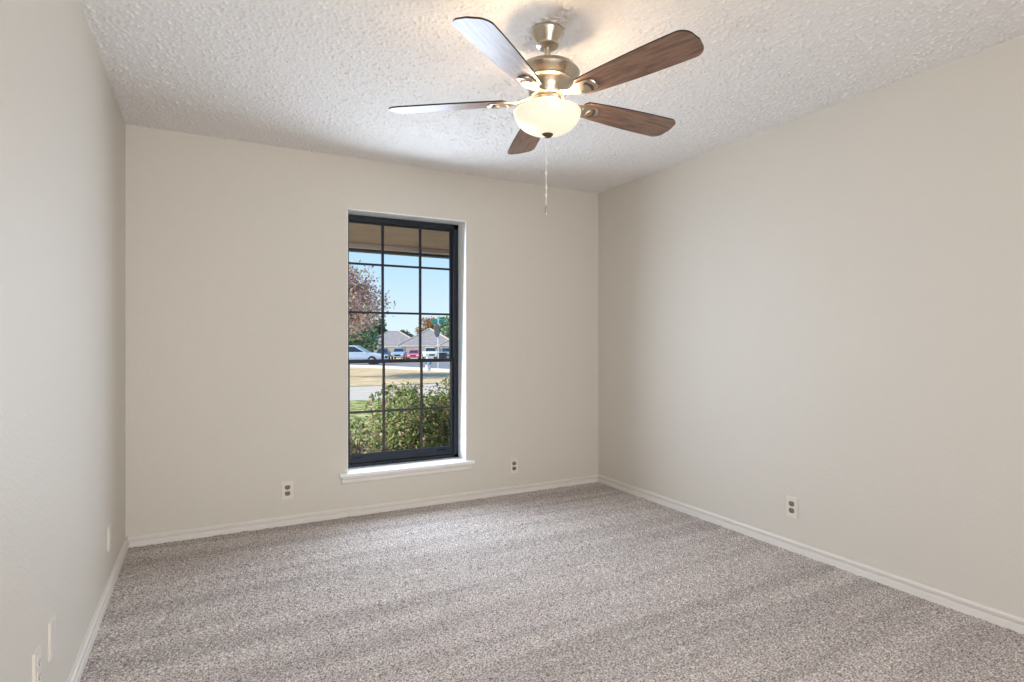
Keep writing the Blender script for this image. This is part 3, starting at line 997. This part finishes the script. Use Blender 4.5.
# ---- houses across the street
M_brick = speckle('tan_brick', [(0.3, (0.42, 0.29, 0.22)), (0.7, (0.56, 0.42, 0.33))], 3)
M_shingle = speckle('roof_shingles', [(0.3, (0.27, 0.25, 0.25)), (0.7, (0.38, 0.35, 0.34))], 1.5, detail=7)
M_white = new_mat('white_garage_paint', (0.78, 0.76, 0.72), 0.6)
M_sunridge = new_mat('sunlit_tan_ridge', (0.62, 0.52, 0.44), 0.8)  # tan paints the sunlit look of the hips into the colour
M_wing = new_mat('house_window_glass', (0.05, 0.06, 0.08), 0.1)
def hip(bm, cx, cy, w_, d_, z0, rise, ov=0.5):
    x0, x1, y0, y1 = cx - w_ / 2 - ov, cx + w_ / 2 + ov, cy - d_ / 2 - ov, cy + d_ / 2 + ov
    if w_ >= d_:
        h = (y1 - y0) / 2
        ra, rb = (x0 + h, cy), (x1 - h, cy)
    else:
        h = (x1 - x0) / 2
        ra, rb = (cx, y0 + h), (cx, y1 - h)
    A = [bm.verts.new((x, y, z0)) for x, y in ((x0, y0), (x1, y0), (x1, y1), (x0, y1))]
    B = [bm.verts.new((x, y, z0 - 0.18)) for x, y in ((x0, y0), (x1, y0), (x1, y1), (x0, y1))]
    p, q = bm.verts.new((*ra, z0 + rise)), bm.verts.new((*rb, z0 + rise))
    if w_ >= d_:
        bm.faces.new((A[0], A[1], q, p)); bm.faces.new((A[1], A[2], q)); bm.faces.new((A[2], A[3], p, q)); bm.faces.new((A[3], A[0], p))
    else:
        bm.faces.new((A[0], A[1], p)); bm.faces.new((A[1], A[2], q, p)); bm.faces.new((A[2], A[3], q)); bm.faces.new((A[3], A[0], p, q))
    for k in range(4):
        f = bm.faces.new((A[k], B[k], B[(k + 1) % 4], A[(k + 1) % 4])); f.material_index = 1
    f = bm.faces.new(B); f.material_index = 1
def house(label, px, d, rz, blocks, garages, windows):
    g = at(px, d)
    o = thing('house', label, 'house', (g.x, g.y, zg(g.y)), rz)
    for (cx, cy, w_, d_, hh, rise) in blocks:
        bm = bmesh.new(); bx(bm, cx - w_ / 2, cx + w_ / 2, cy - d_ / 2, cy + d_ / 2, -0.3, hh - 0.1)
        obj('wall', bm, M_brick, o)
        bm = bmesh.new(); hip(bm, cx, cy, w_, d_, hh, rise)
        rf = obj('roof', bm, [M_shingle, M_white], o)
        ov = 0.5
        bm = bmesh.new()
        h = (d_ if w_ >= d_ else w_) / 2 + ov
        e0, e1 = ((cx - w_ / 2 - ov + h, cy), (cx + w_ / 2 + ov - h, cy)) if w_ >= d_ else ((cx, cy - d_ / 2 - ov + h), (cx, cy + d_ / 2 + ov - h))
        zt = hh + rise
        tube(bm, (*e0, zt), (*e1, zt + 0.001), 0.13, 0.13, 6)
        for sx_ in (-1, 1):
            for sy_ in (-1, 1):
                c_ = (cx + sx_ * (w_ / 2 + ov), cy + sy_ * (d_ / 2 + ov), hh)
                e_ = (e0 if sx_ < 0 else e1) if w_ >= d_ else (e0 if sy_ < 0 else e1)
                tube(bm, c_, (*e_, zt), 0.13, 0.13, 6)
        obj('sunlit_ridge_cap', bm, M_sunridge, rf)  # caps added to draw the sunlit hip lines
    for (x0, x1, y) in garages:
        bm = bmesh.new(); bx(bm, x0, x1, y - 0.04, y + 0.02, 0, 2.05)
        for k in range(1, 4):
            bx(bm, x0, x1, y - 0.055, y - 0.04, k * 0.51 - 0.01, k * 0.51 + 0.01)
        obj('garage_door', bm, M_white, o)
    for (x0, x1, z0, z1, y) in windows:
        bm = bmesh.new()
        bx(bm, x0 - 0.06, x1 + 0.06, y - 0.04, y + 0.02, z0 - 0.06, z1 + 0.06)
        wf = obj('house_window', bm, M_white, o)
        bm = bmesh.new()
        bx(bm, x0, x1, y - 0.05, y - 0.04, z0, z1)
        obj('pane', bm, M_wing, wf)
    return o
RZ = R(-22)
house('brick house with a wide grey hip roof, left of the two across the street', 394, 121, RZ,
      [(0, 0, 12.0, 10.0, 2.35, 3.1)], [(-3.6, 0.6, -5.02)], [(2.2, 4.0, 0.9, 2.0, -5.02)])
house('brick house with stepped hip roofs, right of the two across the street', 430, 104, RZ,
      [(0, 0, 9.5, 10.5, 2.35, 3.0), (5.2, -4.0, 5.6, 5.0, 2.45, 1.7)], [(-3.9, 0.9, -5.27)], [(3.2, 4.6, 0.8, 1.9, -6.53), (1.4, 2.2, 0.4, 2.0, -5.27)])
